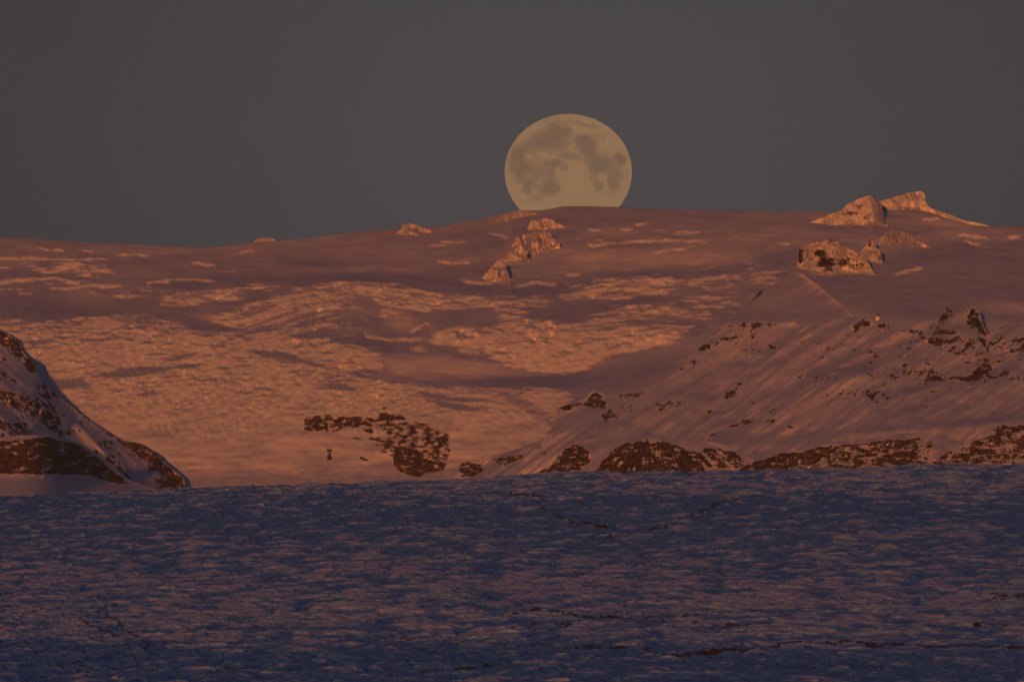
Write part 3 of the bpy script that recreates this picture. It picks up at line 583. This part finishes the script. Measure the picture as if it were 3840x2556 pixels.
crag('rock_outcrop', [(1866,986),(1880,974),(1900,955),(1905,950),(1925,910),(1932,890),(1950,882),(1985,874),(2005,866),(2040,866),(2058,872),(2070,885),(2090,905),(2100,915)],
     [(1866,990),(1900,992),(1930,986),(1985,988),(1995,960),(2030,942),(2060,935),(2100,930)],
     'largest rimed outcrop of the rock rib below the moon', [(1983,965,8,24,.7),(1925,925,6,16,.3)], .16, 0.85, 56, 10, (6,14))
crag('rock_outcrop', [(1808,1042),(1830,1015),(1850,992),(1872,972),(1885,985),(1900,1010),(1912,1040),(1930,1052)],
     [(1808,1044),(1850,1056),(1880,1066),(1910,1062),(1930,1054)],
     'pyramid shaped rimed outcrop at the lower end of the rock rib', [(1872,1035,5,26,.6),(1905,1040,8,12,.4)], .22, 0.9, 46, 11, (5,12))
crag('rock_pinnacle', [(3283,1198),(3286,1185),(3290,1172),(3295,1180),(3300,1192),(3301,1200)], [(3283,1200),(3301,1202)],
     'lone black rock needle standing on the ridge crest above the slope', [(3292,1188,16,24,1.0)], 1.3, 1.6, 24, 3, (2,6), 15, 'rock needle')

# ------------------------------------------------------------------ the glacier in front
def glacier():
    nu, nv = 1500, 1500
    u = np.linspace(-120, 3960, nu); t = np.linspace(0, 1, nv)
    ve = cur([(-120,1858),(0,1852),(300,1845),(640,1830),(1000,1817),(1300,1806),(1600,1792),(2000,1776),(2300,1766),(2700,1760),(3000,1752),(3300,1748),(3600,1738),(3960,1736)], u)
    v = 2640 + (ve[None]-2640)*t[:,None]
    D = (7200 + 8800*t**1.25)[:,None] + 0*v
    X, Y, Z = xyz(u[None]+0*v, v, D)
    wx = X + 7*fbm(X/24, Y/110, 3, 1); wy = Y + 40*fbm(X/30, Y/130, 3, 4)
    big = fbm(X/170, Y/620, 3, 8)
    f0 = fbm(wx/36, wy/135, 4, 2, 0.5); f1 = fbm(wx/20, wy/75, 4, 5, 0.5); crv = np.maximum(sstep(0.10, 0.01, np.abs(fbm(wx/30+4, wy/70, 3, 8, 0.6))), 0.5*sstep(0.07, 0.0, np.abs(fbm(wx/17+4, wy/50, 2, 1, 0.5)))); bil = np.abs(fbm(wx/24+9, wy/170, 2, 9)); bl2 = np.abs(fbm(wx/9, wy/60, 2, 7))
    a1, a2, ax, ay, r1, r2, r3 = cells(wx/13, wy/60, 1)
    h = 3.4*f0 + 1.3*f1 - 3.2*bil - 0.8*bl2 + 4.2*big + 0.5*(r1-0.5) + 0.5*ax*(r3-0.5) - 1.1*crv
    ch = sstep(1960, 1880, v + 0.02*(u[None]-1900))       # broken blocks near the far edge
    h = h*(1-0.2*ch) + ch*(1.5*fbm(X/7, Y/26, 3, 9) + 1.0*(r2-0.5)*(1-a1) + 0.8*(r1-.5))
    Z = Z + h
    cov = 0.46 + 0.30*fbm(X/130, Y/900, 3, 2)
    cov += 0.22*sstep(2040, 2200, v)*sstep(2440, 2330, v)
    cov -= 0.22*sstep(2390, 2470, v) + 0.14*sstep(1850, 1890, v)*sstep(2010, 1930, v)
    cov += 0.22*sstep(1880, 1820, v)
    snow = 0.55 + 1.15*f0 + 0.6*f1 - 0.75*(bil-0.15) - 0.3*(bl2-0.15) + (cov-0.5)*1.1 + 0.18*(r1-0.5) + 0.22*fbm(X/8, Y/30, 3, 3, 0.5) - 0.60*crv  # snow patches on crests; mask also places painted warm light and blue shade
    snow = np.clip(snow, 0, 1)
    # moraine: thin dirty lines crossing the ice
    dirt = np.zeros(v.shape); wu = u[None] + 26*fbm(X/10, Y/60, 3, 10); wv = v + 10*fbm(X/9, Y/40, 3, 11)
    for pts, w, a in [([(1900,1845),(2040,1860),(2020,1900),(2100,1940),(2150,1960),(2300,1975)],5,1),([(2180,1955),(2300,1960)],4,.8),([(2270,2000),(2310,2020)],5,.8),([(2430,1980),(2490,1975),(2620,1920),(2750,1870)],4,1),([(2750,1868),(2850,1850)],3,.6),([(2180,1805),(2450,1800)],3,.7),
                      ([(1180,2320),(1250,2315)],3,.6),([(350,2270),(430,2320),(480,2360),(540,2400),(575,2470)],4,.9),([(300,2320),(420,2370),(480,2420),(510,2480)],4,.9),([(0,2350),(120,2300),(220,2270)],4,.7),([(200,2485),(330,2470)],4,.8),([(300,2500),(340,2520)],5,.8),([(740,2530),(820,2500),(970,2490)],4,.8),
                      ([(1900,2300),(2000,2280),(2150,2310),(2350,2320),(2560,2310),(2700,2290),(2900,2290)],4,.9),([(1900,2360),(2000,2330),(2150,2340)],4,.8),([(2550,2330),(2650,2350),(2900,2340)],4,.7),([(1500,2390),(1640,2395),(1750,2400)],4,.7),([(2150,2420),(2400,2420),(2500,2455),(2650,2445),(2850,2430),(3000,2395)],5,1),
                      ([(1560,2510),(1750,2500),(1900,2470)],4,.8),([(2980,2400),(3150,2395),(3300,2405),(3450,2420),(3840,2430)],5,1),([(2900,2500),(3050,2495),(3300,2490)],4,.8),([(3640,2340),(3720,2340),(3900,2350)],5,.9),([(3350,2240),(3400,2250)],5,.7),([(3300,2165),(3500,2140),(3560,2180)],5,.5),([(3700,2240),(3900,2220)],8,.7)]:
        x0 = min(p[0] for p in pts)-60; x1 = max(p[0] for p in pts)+60; y0 = min(p[1] for p in pts)-30; y1 = max(p[1] for p in pts)+30
        i0, i1 = np.searchsorted(u, [x0, x1])
        sel = (v[:, i0:i1] > y0) & (v[:, i0:i1] < y1); rr = np.where(sel.any(1))[0]
        if len(rr) == 0: continue
        j0, j1 = rr[0], rr[-1]+1
        A, Bv = wu[j0:j1, i0:i1], wv[j0:j1, i0:i1]; d = np.full(A.shape, 1e9)
        for (xa, ya), (xb, yb) in zip(pts[:-1], pts[1:]):
            dx, dy = xb-xa, yb-ya; q = np.clip(((A-xa)*dx+(Bv-ya)*dy)/(dx*dx+dy*dy), 0, 1); d = np.minimum(d, np.hypot(A-xa-q*dx, Bv-ya-q*dy))
        dirt[j0:j1, i0:i1] = np.maximum(dirt[j0:j1, i0:i1], np.clip(1.4-d/(0.8*w), 0, 1)*a*0.85*np.clip(0.85+1.2*fbm(X[j0:j1,i0:i1]/7, Y[j0:j1,i0:i1]/40, 3, 2), 0, 1))
    Z += dirt*0.8
    k = 14; tt = (np.arange(1, k+1)/k)[:,None]
    Yb = Y[-1][None]+1200*tt; Zb = Z[-1][None]-60*tt**1.2; Xb = X[-1][None]*Yb/Y[-1][None]
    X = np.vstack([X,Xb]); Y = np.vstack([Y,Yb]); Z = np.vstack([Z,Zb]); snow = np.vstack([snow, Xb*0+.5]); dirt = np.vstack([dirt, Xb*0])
    m, nt, out = nmat('glacier_ice'); L = nt.links
    sn = attr(nt, 'snow'); di = attr(nt, 'dirt')
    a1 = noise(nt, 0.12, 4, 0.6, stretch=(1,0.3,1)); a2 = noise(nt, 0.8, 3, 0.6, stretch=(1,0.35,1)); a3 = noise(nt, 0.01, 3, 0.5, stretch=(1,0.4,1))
    shaded_ice = mixc(nt, ramp(nt, a1, 0.35, 0.7), (0.065,0.32,0.74), (0.13,0.38,0.76))  # blue ice, with the shade of the hollows put into its colour
    lit_snow = mixc(nt, ramp(nt, a3, 0.35, 0.65), (0.58,0.82,0.88), (0.64,0.76,0.94))  # snow, with the glow on the crests put into its colour
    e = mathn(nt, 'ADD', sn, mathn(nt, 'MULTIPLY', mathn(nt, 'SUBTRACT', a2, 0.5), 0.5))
    col = mixc(nt, ramp(nt, e, 0.34, 0.52), shaded_ice, mixc(nt, ramp(nt, e, 0.55, 0.85), (0.25,0.50,0.82), lit_snow))
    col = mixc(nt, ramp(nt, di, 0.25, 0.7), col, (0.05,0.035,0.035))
    b = node(nt, 'ShaderNodeBsdfPrincipled'); b.inputs['Roughness'].default_value = 0.7; b.inputs['Specular IOR Level'].default_value = 0.25
    L.new(col, b.inputs['Base Color'])
    bp = node(nt, 'ShaderNodeBump'); bp.inputs['Strength'].default_value = 0.6; bp.inputs['Distance'].default_value = 0.5
    L.new(noise(nt, 0.35, 6, 0.7, stretch=(0.6,0.5,1)), bp.inputs['Height']); L.new(bp.outputs[0], b.inputs['Normal']); L.new(b.outputs[0], out.inputs[0])
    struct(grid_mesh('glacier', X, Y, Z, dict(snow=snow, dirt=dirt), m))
glacier()

# plain ground below and around everything
def ground():
    x = np.linspace(-11900, 11900, 24); y = np.linspace(-1450, 39900, 42)
    X, Y = np.meshgrid(x, y); Z = -190 + 0*X
    struct(grid_mesh('ground', X, Y, Z, dict(rock=0*X, ice=0*X), M_MTN, origin=(0,0,-190)))
ground()

# ------------------------------------------------------------------ moon
def moon():
    DM = 400000.0; cx, cy, rx, rz = 2131, 645, 238.5, 217
    c = xyz(cx, cy, DM); RX = rx*P*DM; RZ = rz*P*DM
    nl, nt_ = 360, 300
    lon = np.linspace(-np.pi, np.pi, nl)[None]; lat = np.linspace(-np.pi/2, np.pi/2, nt_)[:,None]
    ux = np.cos(lat)*np.sin(lon); uy = -np.cos(lat)*np.cos(lon); uz = np.sin(lat) + 0*lon
    ang = np.arctan2(uz, ux)
    w = 1 + 0.0045*N[2](ang*9+40, ang*0+2) + 0.0040*N[5](ang*19+40, ang*0+7)
    X = c[0]+RX*ux*w; Y = c[1]+RX*uy; Z = c[2]+RZ*uz*w
    # dark lava plains, read off in units of the disc: u to the right, v up
    px = 1800 + 0; k = 660/2352.
    A = np.zeros(X.shape)
    wx = ux + 0.11*fbm(ux*5, uz*5, 5, 3, 0.6); wz = uz + 0.11*fbm(ux*5+5, uz*5+3, 5, 6, 0.6)
    front = (uy < 0.1)
    for (zx, zy, ra, rb, rot, d) in [(950,520,230,170,-20,.9),(1050,410,150,100,0,.75),(760,600,180,120,20,.55),(560,650,110,130,30,.7),(510,850,120,190,0,.95),(640,980,120,130,-30,.7),(800,880,170,110,20,.45),
            (1430,600,150,130,20,1.0),(1370,520,80,60,0,.8),(1570,840,165,125,20,1.0),(1500,930,80,60,0,.7),(1700,860,90,110,30,.75),(1230,760,110,60,20,.8),(1100,740,60,35,0,.7),(980,850,110,60,-20,.85),(1120,900,50,45,0,.7),(1100,620,60,35,20,.5),
            (1865,785,62,95,-8,.95),(1800,1020,95,120,10,.85),(1790,1130,60,60,0,.5),(1580,1170,70,80,0,.75),(1520,1040,60,60,0,.5),(1750,1240,50,45,0,.4),(1600,510,60,40,30,.35),(1950,940,40,50,0,.3),
            (920,1180,110,110,0,.95),(960,1010,60,90,0,.75),(810,1010,70,90,0,.6),(630,1180,70,85,-10,.9),(560,1080,90,60,20,.45),(770,1300,90,50,20,.5),(720,1130,80,60,0,.45),(640,1350,60,40,0,.3),(375,955,18,22,0,.5),
            (1250,300,260,28,8,.45),(1500,340,90,30,20,.4),(900,270,170,24,-12,.35),(1180,570,40,30,0,.5)]:
        mu = (1800+zx*k-cx)/rx; mv = -(380+zy*k-cy)/rz; a = ra*k/rx; b = rb*k/rz; r = math.radians(rot)
        dx, dz = wx-mu, wz-mv; p = dx*math.cos(r)-dz*math.sin(r); q = dx*math.sin(r)+dz*math.cos(r)
        A = 1-(1-A)*(1-sstep(1.5, 0.55, np.sqrt((p/a)**2+(q/b)**2))*d*0.85)
    A = A*front
    A = np.clip(A*0.98 + 0.22*fbm(ux*5, uz*5, 5, 2, 0.6) + 0.03, 0, 1)
    for (zx, zy, ra) in [(870,745,30),(620,555,35),(1290,725,22),(1385,720,20),(1280,890,45),(1240,1020,40),(790,1090,30),(650,760,50),(1400,1010,60),(1350,1090,50),(800,700,50)]:
        mu = (1800+zx*k-cx)/rx; mv = -(380+zy*k-cy)/rz; A -= 0.35*np.exp(-((ux-mu)**2+(uz-mv)**2)/(ra*k/rx)**2)
    A = np.clip(A, 0, 1)
    m, nt, out = nmat('moon_surface')
    col = mixc(nt, attr(nt, 'maria'), (0.305,0.172,0.090), (0.178,0.106,0.070))
    e = node(nt, 'ShaderNodeEmission'); nt.links.new(col, e.inputs[0]); e.inputs[1].default_value = 1.0
    nt.links.new(e.outputs[0], out.inputs[0]); m.cycles.emission_sampling = 'NONE'
    thing(grid_mesh('moon', X, Y, Z, dict(maria=A), m, origin=c), 'full orange moon with grey brown patches setting behind the snowy skyline', 'moon')
    return c
MOON = moon()

# ------------------------------------------------------------------ thin evening haze
def haze():
    x0, x1, y0, y1, z0, z1 = -12000, 12000, -1500, 40000, -191.0, 1400.0
    v = [(x,y,z) for x in (x0,x1) for y in (y0,y1) for z in (z0,z1)]
    f = [(0,1,3,2),(4,6,7,5),(0,4,5,1),(2,3,7,6),(0,2,6,4),(1,5,7,3)]
    me = bpy.data.meshes.new('haze'); me.from_pydata(v, [], f); me.update()
    m, nt, out = nmat('haze_air')
    pv = nt.nodes.new('ShaderNodeVolumePrincipled'); pv.inputs['Color'].default_value = (0.45,0.76,1.0,1); pv.inputs['Density'].default_value = HAZE
    pv.inputs['Anisotropy'].default_value = 0.0
    nt.links.new(pv.outputs[0], out.inputs['Volume']); me.materials.append(m)
    o = bpy.data.objects.new('haze', me); C.objects.link(o); o['kind'] = 'stuff'
HAZE = 4.5e-6
haze()

# ------------------------------------------------------------------ light, sky, camera
sc = bpy.context.scene
w = bpy.data.worlds.new('World'); sc.world = w; w.use_nodes = True
nt = w.node_tree; bg = nt.nodes['Background']
sky = nt.nodes.new('ShaderNodeTexSky'); sky.sky_type = 'NISHITA'; sky.sun_disc = False
sky.sun_elevation = rad(SUN_EL); sky.sun_rotation = rad(180+SUN_AZ); sky.air_density = 1.0; sky.dust_density = 1.0; sky.ozone_density = 1.0
tc = nt.nodes.new('ShaderNodeTexCoord'); sep = nt.nodes.new('ShaderNodeSeparateXYZ'); nt.links.new(tc.outputs['Generated'], sep.inputs[0])
cr = nt.nodes.new('ShaderNodeValToRGB'); nt.links.new(sep.outputs['Z'], cr.inputs[0])
el = cr.color_ramp.elements
el[0].position = 0.0; el[0].color = (0.72, 0.62, 0.64, 1)
el[1].position = 1.0; el[1].color = (0.20, 0.29, 0.78, 1)
for p, c in ((0.015, (0.60,0.61,0.71,1)), (0.026, (0.66,0.64,0.72,1)), (0.040, (0.60,0.65,0.74,1)), (0.2, (0.37,0.39,0.76,1))):
    q = el.new(p); q.color = c
# glow painted into the sky round the moon, standing in for lens vignetting
md = nt.nodes.new('ShaderNodeVectorMath'); md.operation = 'DISTANCE'; nt.links.new(tc.outputs['Generated'], md.inputs[0])
mv = np.array([MOON[0], MOON[1], MOON[2]-CZ]); mv = mv/np.linalg.norm(mv); md.inputs[1].default_value = tuple(mv)
g = mathn(nt, 'MULTIPLY', md.outputs['Value'], 1/math.radians(2.1)); g = mathn(nt, 'POWER', g, 2.0); g = mathn(nt, 'MULTIPLY', g, -1.0)
g = mathn(nt, 'EXPONENT', g); g = mathn(nt, 'ADD', mathn(nt, 'MULTIPLY', g, 0.44), 0.59)
sc1 = nt.nodes.new('ShaderNodeVectorMath'); sc1.operation = 'SCALE'; nt.links.new(cr.outputs[0], sc1.inputs[0]); nt.links.new(g, sc1.inputs['Scale'])
sc2 = nt.nodes.new('ShaderNodeVectorMath'); sc2.operation = 'SCALE'; nt.links.new(sky.outputs[0], sc2.inputs[0]); sc2.inputs['Scale'].default_value = 0.008
ad = nt.nodes.new('ShaderNodeVectorMath'); ad.operation = 'ADD'; nt.links.new(sc1.outputs[0], ad.inputs[0]); nt.links.new(sc2.outputs[0], ad.inputs[1])
nt.links.new(ad.outputs[0], bg.inputs[0]); bg.inputs[1].default_value = 0.095

sun = bpy.data.lights.new('sun', 'SUN'); sun.energy = 3.6; sun.angle = rad(0.5); sun.color = (1.0, 0.30, 0.07)
so = bpy.data.objects.new('sun', sun); C.objects.link(so)
import mathutils
e, a = rad(SUN_EL), rad(SUN_AZ)
d = mathutils.Vector((-math.sin(a)*math.cos(e), -math.cos(a)*math.cos(e), math.sin(e)))
so.rotation_euler = d.to_track_quat('Z', 'Y').to_euler(); so.location = (-2000,-4000,500)

cam = bpy.data.cameras.new('camera'); co = bpy.data.objects.new('camera', cam); C.objects.link(co)
cam.sensor_width = 36; cam.sensor_fit = 'HORIZONTAL'; cam.lens = 36*(1/P)/3840
co.location = (0,0,CZ); co.rotation_euler = (rad(90),0,0)
cam.shift_y = (VH-1278)/3840; cam.clip_start = 1; cam.clip_end = 1e6
sc.camera = co
sc.view_settings.view_transform = 'Standard'; sc.view_settings.look = 'None'; sc.view_settings.exposure = 0; sc.view_settings.gamma = 1
